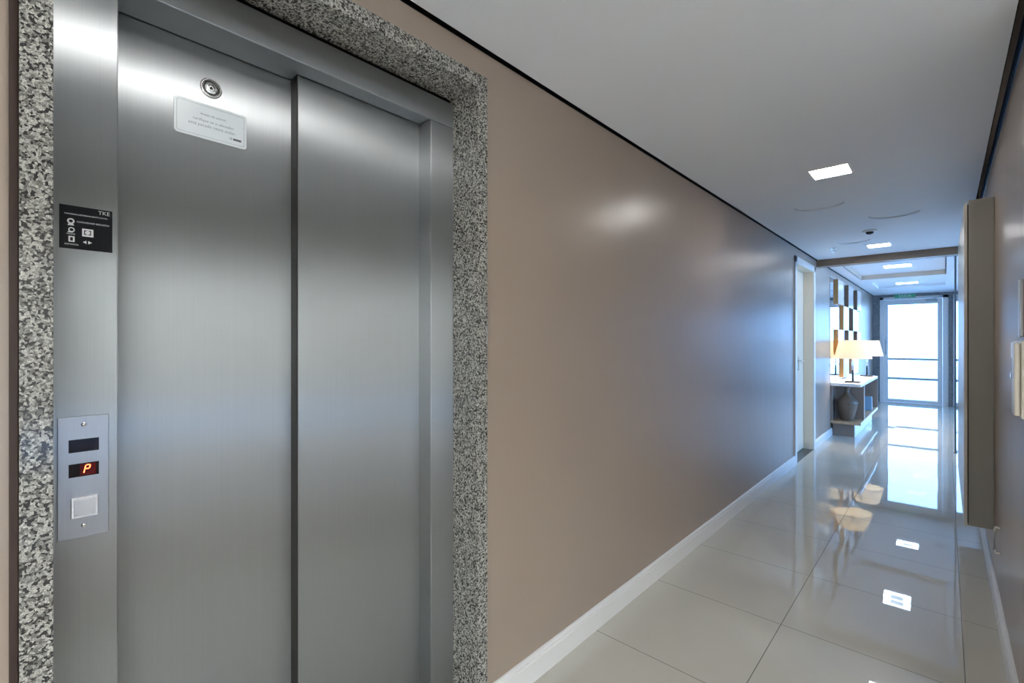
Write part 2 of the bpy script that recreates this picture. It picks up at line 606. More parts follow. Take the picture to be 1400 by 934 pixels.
mb.holed([(XR - 0.02, Y0), (3.60, Y0), (3.60, 2.00), (XR - 0.02, 2.00)], [square(x, y, 0.30) for x, y in HALL], H)
struct('ceiling_hall', mb, M['ceiling'], 'white ceiling of the added hall opposite the lift', 'ceiling')

mb = MB()
mb.box(XL, -1.045, YE, YE + 0.16, 0, HT)
mb.box(0.047, 0.112, YE, YE + 0.16, 0, HT)
mb.box(0.78, XM, YE, YE + 0.16, 0, HT)
mb.box(-1.045, 0.047, YE, YE + 0.16, 2.245, HT)
mb.box(0.112, 0.78, YE, YE + 0.16, 2.245, HT)
struct('wall_far', mb, M['slate'], 'dark slate coloured stone surround around the glass door at the far end', 'wall')
struct('roof_slab', MB().box(-1.75, 3.75, Y0 - 0.1, YE + 0.16, HT, HT + 0.1), M['void'], 'dark slab hidden above the suspended ceiling', 'ceiling')

# near ceiling: suspended plasterboard with shadow gaps at the walls, square cut-outs for lights, round pockets
LIGHTS = [(-0.50, -1.90), (-0.50, 0.40), (-0.498, 3.31), (-0.508, 6.185)]
DISCS = [(-0.685, 4.075, 0.155), (-0.298, 4.735, 0.158), (-0.675, 5.755, 0.14)]
cx0, cx1, cy0, cy1 = XL + 0.016, XR - 0.032, Y0, YB - 0.03
mb = MB()
mb.holed([(cx0, cy0), (cx1, cy0), (cx1, 5.14), (XM, 5.14), (XM, cy1), (cx0, cy1)], [square(x, y, 0.094) for x, y in LIGHTS] + [circle(*d) for d in DISCS], H)
for xx, sg in ((cx0, 1), (cx1, -1)):
    mb.box(min(xx, xx + sg * 0.012), max(xx, xx + sg * 0.012), cy0, cy1 if sg > 0 else 5.14, H + 0.0002, H + 0.05)
mb.box(cx0, XM, cy1 - 0.012, cy1, H + 0.0002, H + 0.05)
struct('ceiling', mb, M['ceiling'], 'flat white plasterboard ceiling over the near corridor', 'ceiling')
struct('trim_1', MB().box(XL, XM, YB, YB + 0.15, 2.222, HT), M['brown_paint'], 'brown beam crossing the ceiling in front of the lobby', 'beam')
# lobby ceiling with two stepped trays
mb = MB()
A, B = XL + 0.016, XM
T1 = [(-1.0, 7.25), (0.0, 7.25), (0.0, 9.49), (-1.0, 9.49)]
T2 = [(-0.93, 10.05), (0.0, 10.05), (0.0, 11.3), (-0.93, 11.3)]
mb.holed([(A, YB + 0.15), (B, YB + 0.15), (B, YE), (A, YE)], [T1, T2], H)
mb.box(A, A + 0.012, YB + 0.15, YE, H + 0.0002, H + 0.05)
mb.holed(T1, [square(-0.5, 8.60, 0.15)], H + 0.07)
mb.holed(T2, [square(-0.5, 10.85, 0.15)], H + 0.035)
for T, dz in ((T2, 0.035),):
    for (x0, x1, y0, y1) in ((T[0][0] - .01, T[0][0], T[0][1], T[2][1]), (T[1][0], T[1][0] + .01, T[0][1], T[2][1]), (T[0][0] - .01, T[1][0] + .01, T[0][1] - .01, T[0][1]), (T[0][0] - .01, T[1][0] + .01, T[2][1], T[2][1] + .01)):
        mb.box(x0, x1, y0, y1, H + 0.0002, H + dz + 0.005)
struct('ceiling_lobby', mb, M['ceiling'], 'white stepped ceiling of the lobby beyond the beam', 'ceiling')
mb = MB()
for (x0, x1, y0, y1) in ((-1.01, -1.0, 7.25, 9.49), (0.0, 0.01, 7.25, 9.49), (-1.01, 0.01, 7.24, 7.25), (-1.01, 0.01, 9.49, 9.50)):
    mb.box(x0, x1, y0, y1, H - 0.0, H + 0.075)
struct('trim_2', mb, M['beige'], 'beige fascia edging the raised ceiling tray in the lobby', 'fascia')

# baseboards
def base_prof(x, s):
    return [(x, 0), (x + s * .015, 0), (x + s * .015, .078), (x + s * .012, .081), (x + s * .012, .086), (x + s * .014, .089), (x + s * .013, .095), (x + s * .006, .101), (x, .101)]
def baseboard(name, x, s, y0, y1, label):
    struct(name, MB().prism(base_prof(x, s), 'y', y0, y1), M['white'], label, 'baseboard')
baseboard('baseboard_left', XL, 1, 1.128, 5.655, 'long white baseboard under the taupe wall right of the lift')
baseboard('baseboard_lobby', XL, 1, 6.685, 7.84, 'short white baseboard between the cream door and the console')
baseboard('baseboard_rear', XL, 1, Y0, 0.010, 'white baseboard on the left wall behind the camera')
baseboard('baseboard_right', XR, -1, 2.00, 5.14, 'white baseboard along the wall at the right edge')
struct('trim_5', MB().box(XL + 0.0002, XL + 0.003, 0.0, YB, H - 0.006, H + 0.06), M['gap'], 'dark strip coloured as the shade between the white ceiling and the left wall', 'trim')  # shade inside the ceiling recess put into the strip colour
struct('trim_6', MB().box(XR - 0.003, XR - 0.0002, 2.00, 5.14, H - 0.012, H + 0.06), M['blue_edge'], 'glossy dark blue recessed edge between the ceiling and the right wall', 'trim')  # one even dark blue colour along the ceiling recess
struct('trim_7', MB().box(XL + 0.0002, XL + 0.003, YB + 0.15, YE, H - 0.006, H + 0.06), M['gap'], 'dark strip coloured as the shade between the lobby ceiling and the left wall', 'trim')  # recess shade painted as a dark strip here too
struct('trim_3', MB().box(XL, XL + 0.008, 0.0105, 0.0222, 0, 2.25, 0.0015), M['brown'], 'narrow dark brown strip left of the granite lift surround', 'trim')  # plain dark brown strip beside the granite

# ------------------------------------------------------------------ the lift
def stl(mb, name, parent, mat='steel', **k):
    return mesh(name, mb, M[mat], parent, **k)
g = thing('granite_surround', 'grey speckled granite surround framing the steel lift doors', 'door surround', (-1.21, 0.6, 0))
mesh('jamb_slab', MB().box(-1.292, -1.15, 0.0222, 0.0640, 0, 2.152, 0.0015), M['granite'], g)
mesh('jamb_slab', MB().box(-1.292, -1.15, 1.0815, 1.1275, 0, 2.152, 0.0015), M['granite'], g)
mesh('head_slab', MB().box(-1.292, -1.15, 0.0222, 1.1275, 2.1525, 2.198, 0.0015), M['granite'], g)

e = thing('elevator', 'stainless steel lift with two sliding doors set in a granite surround', 'elevator', (-1.34, 0.57, 0))
stl(MB().box(-1.345, -1.274, 0.0645, 0.168, 0, 2.0485, 0.0024), 'frame_jamb', e)
stl(MB().box(-1.345, -1.274, 0.982, 1.081, 0, 2.0485, 0.0024), 'frame_jamb', e)
stl(MB().box(-1.337, -1.274, 0.0645, 1.081, 2.049, 2.134, 0.0024).box(-1.381, -1.330, 0.0645, 0.566, 2.0495, 2.10, 0.001), 'frame_header', e)
dl = stl(MB().box(-1.404, -1.384, 0.10, 0.62, 0.008, 2.14, 0.0012), 'door_panel', e)
dr = stl(MB().box(-1.380, -1.340, 0.569, 1.02, 0.008, 2.14, 0.0012), 'door_panel', e)
mesh('edge_strip', MB().box(-1.3835, -1.3425, 0.5665, 0.569, 0.008, 2.045, 0.0005), M['dark_part'], dr, label='dark strip down the leading edge')  # dark strip covering the leading edge of the right door
stl(MB().box(-1.42, -1.27, 0.15, 1.0, 0.0, 0.006), 'door_sill', e)
mb = MB()
mb.box(-1.62, -1.60, 0.02, 1.13, -0.02, 2.30)
mb.box(-1.62, -1.292, 0.0, 0.0215, -0.02, 2.30)
mb.box(-1.62, -1.292, 1.13, 1.15, -0.02, 2.30)
mb.box(-1.62, -1.292, 0.0, 1.15, 2.28, 2.30)
mesh('shaft_lining', mb, M['void'], e, label='dark lining behind the lift doors')
# emergency key lock, turned about +x on the left door
at = Matrix.Translation((-1.384, 0.3665, 1.9478)) @ RX
k = mesh('key_lock', MB().lathe([(0.0245, 0), (0.0245, 0.0025), (0.0225, 0.004), (0.0185, 0.004), (0.0175, 0.002), (0.0150, 0.002), (0.0142, 0.0035), (0.0100, 0.0055), (0.0085, 0.0055), (0.0070, 0.0020), (0.0, 0.0020)], 40, at), M['chrome'], dl, label='round chrome key lock near the top of the left door', smooth=True)
mesh('dark_ring', MB().lathe([(0.0150, 0.0021), (0.0176, 0.0021), (0.0176, 0.0024), (0.0150, 0.0024), (0.0150, 0.0021)], 40, at, cap=False).lathe([(0.0190, 0.0041), (0.0205, 0.0041), (0.0205, 0.0044), (0.0190, 0.0044), (0.0190, 0.0041)], 40, at, cap=False), M['dark_part'], k, label='dark rings of the key lock')
mesh('keyhole', MB().prism([(0.3625, 1.9455), (0.3705, 1.9455), (0.3665, 1.9525)], 'x', -1.3822, -1.3812), M['black'], k)

# notice plate stuck to the left door
def rrect(y0, y1, z0, z1, r, n=6):
    pts = []
    for (cyy, czz, a0) in ((y1 - r, z1 - r, 0), (y0 + r, z1 - r, 90), (y0 + r, z0 + r, 180), (y1 - r, z0 + r, 270)):
        for i in range(n + 1):
            a = math.radians(a0 + 90 * i / n)
            pts.append((cyy + r * math.cos(a), czz + r * math.sin(a)))
    return pts
n = thing('notice_plate', 'pale translucent notice plate with rounded corners below the door key lock', 'notice plate', (-1.384, 0.368, 1.858))
mesh('plate', MB().prism(rrect(0.287, 0.449, 1.8138, 1.9028, 0.008), 'x', -1.3836, -1.3816), M['plate'], n)
o1, i1 = rrect(0.2925, 0.4435, 1.8193, 1.8973, 0.005), rrect(0.2933, 0.4427, 1.8201, 1.8965, 0.0045)
b = bmesh.new()
vo_ = [b.verts.new((-1.3814, *p)) for p in o1]
vi_ = [b.verts.new((-1.3814, *p)) for p in i1]
for i in range(len(o1)):
    j = (i + 1) % len(o1)
    b.faces.new((vo_[i], vo_[j], vi_[j], vi_[i]))
bmesh.ops.recalc_face_normals(b, faces=b.faces[:])
mesh('border_line', MB().merge(b), M['ink_grey'], n, label='thin grey border line')
mesh('lettering', text_mb([('Antes de entrar,', 0.0090, (-1.3814, 0.372, 1.8755), 'CENTER', 0.1),
                           ('verifique se o elevador', 0.0100, (-1.3814, 0.372, 1.8600), 'CENTER', 0.1),
                           ('est\u00e1 parado neste andar.', 0.0108, (-1.3814, 0.370, 1.8475), 'CENTER', 0.1)]), M['ink_grey'], n, label='three lines of grey lettering')
mb = MB().box(-1.3816, -1.3812, 0.4165, 0.4360, 1.8300, 1.8352)
mb.lathe([(0.0018, 0), (0.0028, 0), (0.0028, 0.0004), (0.0018, 0.0004), (0.0018, 0)], 16, Matrix.Translation((-1.3816, 0.4115, 1.8330)) @ RX, cap=False)
mesh('emblem', mb, M['ink_dark'], n, label='small dark grey mark in the lower right corner')

# black sticker on the left jamb
st = thing('instruction_sticker', 'black rectangular sticker with white symbols on the left steel jamb', 'sticker', (-1.274, 0.118, 1.527))
mesh('sheet', MB().box(-1.2739, -1.2731, 0.0788, 0.1586, 1.4838, 1.5695), M['black'], st)
XS = -1.2729
mesh('emblem', text_mb([('TKE', 0.0105, (XS, 0.1455, 1.5625), 'CENTER', 0)]), M['ink_white'], st, label='white lettering in the upper right corner')
for nm_, ln_ in (('heading', ('MANTENHA DISTANCIAMENTO SOCIAL', 0.0036, (XS, 0.1185, 1.5525), 'CENTER', 0)),
                 ('heading', ('CAPACIDADE REDUZIDA', 0.0044, (XS, 0.1290, 1.5385), 'CENTER', 0)),
                 ('caption', ('HIGIENE', 0.0034, (XS, 0.0955, 1.5130), 'CENTER', 0)),
                 ('caption', ('DISTANCIA', 0.0040, (XS, 0.0965, 1.4925), 'CENTER', 0))):
    mesh(nm_, text_mb([ln_]), M['ink_white'], st)
mb = MB()
P = Matrix.Translation
mb.lathe([(0.0030, 0), (0.0055, 0), (0.0055, 0.0004), (0.0030, 0.0004), (0.0030, 0)], 20, P((XS - .0003, 0.0955, 1.5385)) @ RX, cap=False)
mb.prism([(0.0905, 1.5300), (0.1005, 1.5300), (0.0985, 1.5340), (0.0925, 1.5340)], 'x', XS - .0003, XS + .0001)
mb.lathe([(0.0030, 0), (0.0048, 0), (0.0048, 0.0004), (0.0030, 0.0004), (0.0030, 0)], 20, P((XS - .0003, 0.0965, 1.5215)) @ RX, cap=False)
mb.prism([(0.0905, 1.5160), (0.0990, 1.5160), (0.0985, 1.5180), (0.0915, 1.5180)], 'x', XS - .0003, XS + .0001)
for (a0, a1, b0, b1) in ((0.0920, 0.1010, 1.4975, 1.4998), (0.0920, 0.1010, 1.5065, 1.5088), (0.0920, 0.0945, 1.4998, 1.5065), (0.0985, 0.1010, 1.4998, 1.5065)):
    mb.box(XS - .0003, XS + .0001, a0, a1, b0, b1)
mesh('symbol', mb, M['ink_white'], st, label='column of three white symbols')
mb = MB()
for (a0, a1, b0, b1) in ((0.1120, 0.1290, 1.5110, 1.5145), (0.1120, 0.1290, 1.5235, 1.5265), (0.1120, 0.1150, 1.5145, 1.5235), (0.1255, 0.1290, 1.5145, 1.5235)):
    mb.box(XS - .0003, XS + .0001, a0, a1, b0, b1)
mb.lathe([(0, 0), (0.0040, 0), (0.0040, 0.0004), (0, 0.0004)], 20, P((XS - .0003, 0.1203, 1.5190)) @ RX)
mb.prism([(0.1130, 1.4995), (0.1185, 1.5028), (0.1185, 1.4962)], 'x', XS - .0003, XS + .0001)
mb.prism([(0.1270, 1.4995), (0.1212, 1.5028), (0.1212, 1.4962)], 'x', XS - .0003, XS + .0001)
mesh('symbol', mb, M['ink_white'], st, label='white square panel symbol over a pair of arrows')

# call panel
cp = thing('call_panel', 'brushed steel lift call panel with two small red displays and a square button', 'call panel', (-1.274, 0.115, 1.03))
mesh('face_plate', MB().box(-1.274, -1.2705, 0.0762, 0.1525, 0.9088, 1.1510, 0.0008), M['steel_plate'], cp)
for zz in (1.1338, 0.9325):
    mesh('screw', MB().lathe([(0.0045, 0), (0.0042, 0.0014), (0.0024, 0.0026), (0, 0.0028)], 20, P((-1.2705, 0.1142, zz)) @ RX), M['chrome'], cp, smooth=True)
mesh('display', MB().box(-1.2706, -1.2700, 0.0919, 0.1373, 1.0795, 1.1051), M['screen'], cp, label='dark blank upper display')
d2 = mesh('display', MB().box(-1.2706, -1.2700, 0.0919, 0.1373, 1.0304, 1.0568), M['screen'], cp, label='lower display glowing with a red letter P')
mb = MB()
def seg(p0, p1, wd=0.0008):
    (a0, b0), (a1, b1) = p0, p1
    dx, dz = a1 - a0, b1 - b0
    l = math.hypot(dx, dz)
    nx, nz = -dz / l * wd, dx / l * wd
    mb.prism([(a0 + nx, b0 + nz), (a1 + nx, b1 + nz), (a1 - nx, b1 - nz), (a0 - nx, b0 - nz)], 'x', -1.2700, -1.2696)
py, pz = 0.1143, 1.0372
seg((py, pz), (py + .0014, pz + .0070)); seg((py + .0016, pz + .0080), (py + .0030, pz + .0145))
seg((py + .0040, pz + .0152), (py + .0092, pz + .0152)); seg((py + .0098, pz + .0143), (py + .0086, pz + .0084)); seg((py + .0024, pz + .0076), (py + .0080, pz + .0076))
mesh('glow_patch', MB().box(-1.2701, -1.26995, 0.1085, 0.1325, 1.0325, 1.0550), M['glow_field'], d2, label='dark red patch coloured as the glow behind the letter')  # red glow around the letter put into the patch colour
mesh('digit', mb, M['led'], d2, label='glowing red letter P')
bz = mesh('button', MB().box(-1.2706, -1.2670, 0.0949, 0.1358, 0.9488, 0.9903, 0.0012), M['chrome'], cp, label='square call button with chrome rim')
mesh('button_cap', MB().box(-1.2672, -1.2655, 0.0995, 0.1312, 0.9536, 0.9855, 0.0006), M['cap'], bz)

# ------------------------------------------------------------------ cream door in the left wall
d = thing('door_2', 'cream interior door in a white frame set into the left wall', 'door', (XL, 6.165, 0), kind='structure')
fr = MB()
for y0, y1 in ((5.655, 5.725), (6.615, 6.685)):
    fr.box(XL - 0.001, XL + 0.014, y0, y1, 0, 2.205, 0.003)
fr.box(XL - 0.001, XL + 0.014, 5.655, 6.685, 2.135, 2.205, 0.003)
mesh('architrave', fr, M['white'], d)
fr = MB()
fr.box(XL - 0.14, XL, 5.70, 5.728, 0, 2.14)
fr.box(XL - 0.14, XL, 6.612, 6.63, 0, 2.14)
fr.box(XL - 0.14, XL, 5.70, 6.63, 2.132, 2.16)
fr.box(XL - 0.095, XL - 0.085, 6.600, 6.612, 0, 2.132)
mesh('jamb_lining', fr, M['cream'], d)
lf = mesh('leaf', MB().box(XL - 0.135, XL - 0.097, 5.728, 6.612, 0.012, 2.13, 0.002), M['cream'], d)
hd = MB().tube([(XL - 0.097, 6.30, 1.075), (XL - 0.045, 6.30, 1.075), (XL - 0.042, 6.305, 1.075), (XL - 0.042, 6.18, 1.075)], 0.011)
hd.box(XL - 0.097, XL - 0.090, 6.27, 6.33, 0.96, 1.12, 0.002)
mesh('door_handle', hd, M['chrome'], lf)
mesh('threshold', MB().box(XL - 0.14, XL + 0.002, 5.727, 6.613, -0.002, 0.003), M['stone'], d, label='dark stone threshold')

# ------------------------------------------------------------------ far glass door
d = thing('door_1', 'white framed glass door with two rails at the far end of the lobby', 'door', (-0.5, YE, 0), kind='structure')
f = MB()
f.box(-1.045, -0.985, YE + 0.02, YE + 0.12, 0, 2.245, 0.004)
f.box(-0.040, 0.047, YE + 0.02, YE + 0.12, 0, 2.245, 0.004)
f.box(-1.045, 0.047, YE + 0.02, YE + 0.12, 2.19, 2.245, 0.004)
mesh('frame', f, M['alu'], d)
f = MB()
f.box(-0.983, -0.908, YE + 0.04, YE + 0.09, 0.01, 2.186, 0.003)
f.box(-0.117, -0.042, YE + 0.04, YE + 0.09, 0.01, 2.186, 0.003)
f.box(-0.908, -0.117, YE + 0.04, YE + 0.09, 2.082, 2.186, 0.003)
f.box(-0.908, -0.117, YE + 0.04, YE + 0.09, 0.01, 0.075, 0.003)
lf = mesh('leaf', f, M['alu'], d)
mesh('glass', MB().box(-0.908, -0.117, YE + 0.062, YE + 0.068, 0.075, 2.082), M['glass'], lf)
for z0 in (0.905, 0.492):
    mesh('rail', MB().box(-0.908, -0.117, YE + 0.045, YE + 0.085, z0, z0 + 0.045, 0.002), M['rail'], lf)
mesh('pull_handle', MB().tube([(-0.945, YE + 0.04, 1.02), (-0.945, YE - 0.01, 1.03), (-0.945, YE - 0.015, 1.06), (-0.945, YE - 0.015, 1.30), (-0.945, YE - 0.01, 1.33), (-0.945, YE + 0.04, 1.34)], 0.011), M['rail'], lf, smooth=True)
f = MB().box(-0.30, -0.12, YE - 0.005, YE + 0.04, 2.125, 2.175, 0.004)
f.tube([(-0.17, YE + 0.0, 2.18), (-0.10, YE - 0.02, 2.205), (-0.04, YE + 0.02, 2.21)], 0.008)
mesh('door_closer', f, M['rail'], lf)
mesh('threshold', MB().box(-1.045, 0.047, YE + 0.0, YE + 0.14, -0.002, 0.006), M['alu'], d)
struct('ground', MB().box(-9, 9, YE + 0.16, 34, -0.10, -0.02).box(XM + 0.12, 9, 2.5, YE + 0.16, -0.10, -0.02), M['paving'], 'pale paving outside the glass door', 'ground')

x = thing('exit_sign', 'small green exit sign above the far glass door', 'exit sign', (-0.62, YE, 2.27))
mesh('panel', MB().box(-0.795, -0.455, YE - 0.018, YE - 0.0005, 2.222, 2.298, 0.003), M['green'], x)
mesh('lettering', text_mb([('SA\u00cdDA', 0.075, (-0.625, YE - 0.0185, 2.258), 'CENTER', 0)], facing='-y', extrude=0.0005), M['ink_white'], x, label='white letters reading SA\u00cdDA')

# ------------------------------------------------------------------ sidelight and slim post on the right of the lobby
sl = thing('window_1', 'tall narrow sidelight window with two rails right of the glass door', 'window', (0.45, YE, 0), kind='structure')
f = MB()
f.box(0.112, 0.135, YE + 0.04, YE + 0.09, 0, 2.245, 0.002)
f.box(0.757, 0.78, YE + 0.04, YE + 0.09, 0, 2.245, 0.002)
f.box(0.135, 0.757, YE + 0.04, YE + 0.09, 2.10, 2.245, 0.002)
f.box(0.135, 0.757, YE + 0.04, YE + 0.09, 0, 0.075, 0.002)
mesh('window_frame', f, M['alu'], sl)
mesh('pane', MB().box(0.135, 0.757, YE + 0.062, YE + 0.068, 0.075, 2.10), M['glass'], sl)
for z0 in (0.905, 0.492):
    mesh('rail', MB().box(0.135, 0.757, YE + 0.045, YE + 0.085, z0, z0 + 0.045, 0.002), M['rail'], sl)
sl = thing('window_2', 'wide glazed wall with upright mullions added on the right of the lobby', 'window', (XM, 9.95, 0.1), kind='structure')  # unseen glazing added to bring blue daylight into the lobby
f = MB()
for y_ in (5.70, 7.34, 8.98, 10.61, 12.25):
    f.box(XM + 0.03, XM + 0.09, y_, y_ + 0.05, 0.1, 2.2, 0.002)
for z_ in (0.1, 2.15):
    f.box(XM + 0.03, XM + 0.09, 5.70, 12.30, z_, z_ + 0.05, 0.002)
mesh('window_frame', f, M['alu'], sl)
for a_, b_ in ((5.75, 7.34), (7.39, 8.98), (9.03, 10.61), (10.66, 12.25)):
    mesh('pane', MB().box(XM + 0.057, XM + 0.063, a_, b_, 0.15, 2.15), M['glass'], sl)
o = thing('slim_post', 'thin dark upright post from floor to ceiling right of the glass door', 'post', (0.0865, 7.55, 0))
mesh('shaft', MB().box(0.078, 0.095, 7.535, 7.565, 0.006, H - 0.006, 0.002), M['post'], o)
mesh('foot', MB().box(0.070, 0.103, 7.525, 7.575, 0.0, 0.006, 0.001), M['dark_metal'], o)
mesh('cap', MB().box(0.070, 0.103, 7.525, 7.575, H - 0.006, H - 0.0002, 0.001), M['dark_metal'], o)

# ------------------------------------------------------------------ lights
LAB = [('square ceiling light behind the camera', None), ('square ceiling light in front of the lift', None),
       ('bright square ceiling light nearest in view before the round ceiling covers', None), ('square ceiling light just before the brown beam', None)]
def ceiling_light(x, y, z, h, label, group='square recessed ceiling lights', lit=('ring', 'centre')):
    o = thing('ceiling_light', label, 'ceiling light', (x, y, z), group)
    f = MB()
    for (a0, a1, b0, b1) in ((-h - .012, h + .012, -h - .012, -h + .002), (-h - .012, h + .012, h - .002, h + .012), (-h - .012, -h + .002, -h + .002, h - .002), (h - .002, h + .012, -h + .002, h - .002)):
        f.box(x + a0, x + a1, y + b0, y + b1, z - 0.004, z - 0.0003)
    mesh('frame', f, M['white'], o)
    r = h - .003
    q = r * 0.50
    f = MB()
    for (a0, a1, b0, b1) in ((-r, r, -r, -q), (-r, r, q, r), (-r, -q, -q, q), (q, r, -q, q)):
        f.box(x + a0, x + a1, y + b0, y + b1, z + 0.004, z + 0.014)
    mesh('lit_rim', f, M[lit[0]], o)
    mesh('diffuser', MB().box(x - q, x + q, y - q, y + q, z + 0.006, z + 0.014), M[lit[1]], o)
    f = MB()
    f.box(x - h - .004, x + h + .004, y - h - .004, y + h + .004, z + 0.016, z + 0.02)
    mesh('housing', f, M['white'], o)
    return o
for (x_, y_), (lb, _) in zip(LIGHTS, LAB):
    ceiling_light(x_, y_, H, 0.094, lb)
for x_, y_ in HALL:
    ceiling_light(x_, y_, H, 0.30, 'added square light panel in the ceiling of the hall opposite the lift', 'added light panels in the hall', ('hall_fill', 'hall_fill'))  # unseen panels added to light the lift and near corridor
ceiling_light(-0.5, 8.60, H + 0.07, 0.15, 'square ceiling light inside the beige edged lobby tray', lit=('lobby_ring', 'lobby_centre'))
ceiling_light(-0.5, 10.85, H + 0.035, 0.15, 'square ceiling light closest to the far glass door', lit=('lobby_ring', 'lobby_centre'))

# ------------------------------------------------------------------ round ceiling covers and detectors
dl_ = ['round ceiling cover nearest the left wall, before the smoke detector', 'round ceiling cover nearest the tall grey cabinet', 'round ceiling cover beside the small sprinkler']
for (cx, cyy, r), lb in zip(DISCS, dl_):
    o = thing('ceiling_cover', lb, 'ceiling cover', (cx, cyy, H), 'round white ceiling covers')
    mesh('rim', MB().lathe([(r + 0.0005, 0.0), (r + 0.0005, 0.014), (r - 0.004, 0.014), (r - 0.004, 0.0095)], 40, P((cx, cyy, H)), cap=False), M['ceiling'], o)
    mesh('disc', MB().lathe([(0, 0.010), (r, 0.010), (r, 0.013), (0, 0.013)], 40, P((cx, cyy, H))), M['ceiling'], o)
o = thing('smoke_detector', 'small round white detector on the ceiling near the second square light', 'smoke detector', (-0.502, 5.31, H))
mesh('base_ring', MB().lathe([(0, -0.0005), (0.055, -0.0005), (0.055, -0.010), (0.048, -0.014), (0, -0.014)], 32, P((-0.502, 5.31, H))), M['white'], o, smooth=True)
mesh('sensor_head', MB().lathe([(0, -0.014), (0.030, -0.014), (0.026, -0.028), (0.014, -0.034), (0, -0.035)], 24, P((-0.502, 5.31, H))), M['dark_metal'], o, label='dark sensor head', smooth=True)
o = thing('sprinkler', 'small sprinkler head under the ceiling close to the cream door', 'sprinkler', (-0.885, 6.08, H))
mesh('escutcheon', MB().lathe([(0, -0.0005), (0.038, -0.0005), (0.034, -0.008), (0, -0.009)], 28, P((-0.885, 6.08, H))), M['chrome'], o, smooth=True)
mesh('nozzle', MB().lathe([(0, -0.009), (0.009, -0.009), (0.007, -0.026), (0.02, -0.030), (0.02, -0.033), (0, -0.033)], 20, P((-0.885, 6.08, H))), M['chrome'], o)

# ------------------------------------------------------------------ right wall: cabinet, intercom, conduit
o = thing('wall_cabinet', 'tall shallow grey cabinet hanging on the right wall', 'cabinet', (XR, 4.33, 0.31))
mesh('body', MB().box(0.092, XR - 0.0005, 3.53, 5.12, 0.31, 2.06, 0.002), M['grey_cab'], o)
mesh('door', MB().box(0.074, 0.088, 3.532, 5.12, 0.306, 2.045, 0.002), M['light_cab'], o, label='light grey cabinet door')
mesh('hinge_gap', MB().box(0.088, 0.092, 3.545, 5.11, 0.32, 2.04), M['void'], o)

o = thing('intercom', 'ivory wall intercom at the right edge of the photo', 'intercom', (XR, 2.14, 1.19))
mesh('housing', MB().box(0.164, XR - 0.0005, 2.030, 2.254, 1.072, 1.302, 0.003), M['plastic'], o)
mesh('handset', MB().box(0.150, 0.164, 2.040, 2.105, 1.078, 1.296, 0.005), M['plastic'], o)
mesh('speaker_cap', MB().box(0.158, 0.164, 2.125, 2.248, 1.245, 1.298, 0.002), M['white'], o, label='white speaker block at the top')
mesh('button', MB().lathe([(0.013, 0), (0.013, 0.006), (0.009, 0.009), (0, 0.009)], 20, P((0.164, 2.215, 1.190)) @ Matrix.Rotation(math.radians(-90), 4, 'Y')), M['chrome'], o, label='small round chrome button', smooth=True)
mesh('groove', MB().box(0.1632, 0.1642, 2.115, 2.118, 1.08, 1.24), M['dark_part'], o)
o = thing('cable_duct', 'slim metal cable duct rising above the ivory intercom', 'cable duct', (XR, 2.29, 1.30))
mesh('channel', MB().box(0.181, XR - 0.0005, 2.265, 2.330, 1.315, 1.505, 0.002), M['chrome'], o)
mesh('cover_strip', MB().box(0.1795, 0.181, 2.285, 2.310, 1.315, 1.505, 0.0005), M['white'], o)
o = mesh('wall_hook', MB().tube([(0.1895, 3.2, 0.30), (0.176, 3.2, 0.295), (0.172, 3.2, 0.31), (0.172, 3.2, 0.40), (0.176, 3.2, 0.42), (0.1895, 3.2, 0.415)], 0.006), M['white'], label='small white upright hook on the right wall below the cabinet', cat='hook', smooth=True, origin=(XR, 3.2, 0.3))

# ------------------------------------------------------------------ console with lamps, vase and books
YC0, YC1, XF = 7.76, 9.86, -0.825
o = thing('console_table', 'long pale topped console with open shelf against the left lobby wall', 'console', (-1.0, 8.8, 0))
mesh('top', MB().box(XL + 0.002, XF, YC0, YC1, 0.69, 0.73, 0.003), M['white'], o)
mesh('shelf', MB().box(XL + 0.002, XF - 0.005, YC0, YC1, 0.175, 0.212, 0.002), M['tan_wood'], o, label='tan lower shelf')
mesh('shelf_edge', MB().box(XF - 0.005, XF, YC0 + .002, YC1, 0.175, 0.212, 0.001), M['white'], o, label='white front edge of the shelf')
mesh('divider', MB().box(XL + 0.02, XF - 0.004, 8.10, 8.125, 0.212, 0.69, 0.001), M['taupe_board'], o)
mesh('end_panel', MB().box(XL + 0.002, XF, YC1 - 0.03, YC1, 0.212, 0.69, 0.001), M['taupe_board'], o)
mesh('back_panel', MB().box(XL + 0.002, XL + 0.02, YC0, YC1 - 0.03, 0.212, 0.69), M['taupe_board'], o)
mesh('plinth', MB().box(XL + 0.016, -0.909, YC0 + 0.09, YC1, 0.0, 0.175), M['taupe_board'], o)
mesh('plinth_front', MB().box(-0.909, -0.904, YC0 + 0.09, YC1, 0.0, 0.175), M['white'], o, label='white glossy front of the plinth')
mesh('divider_edge', MB().box(XF - 0.004, XF + 0.0005, 8.098, 8.127, 0.212, 0.69), M['white'], o, label='white front edge of the divider')

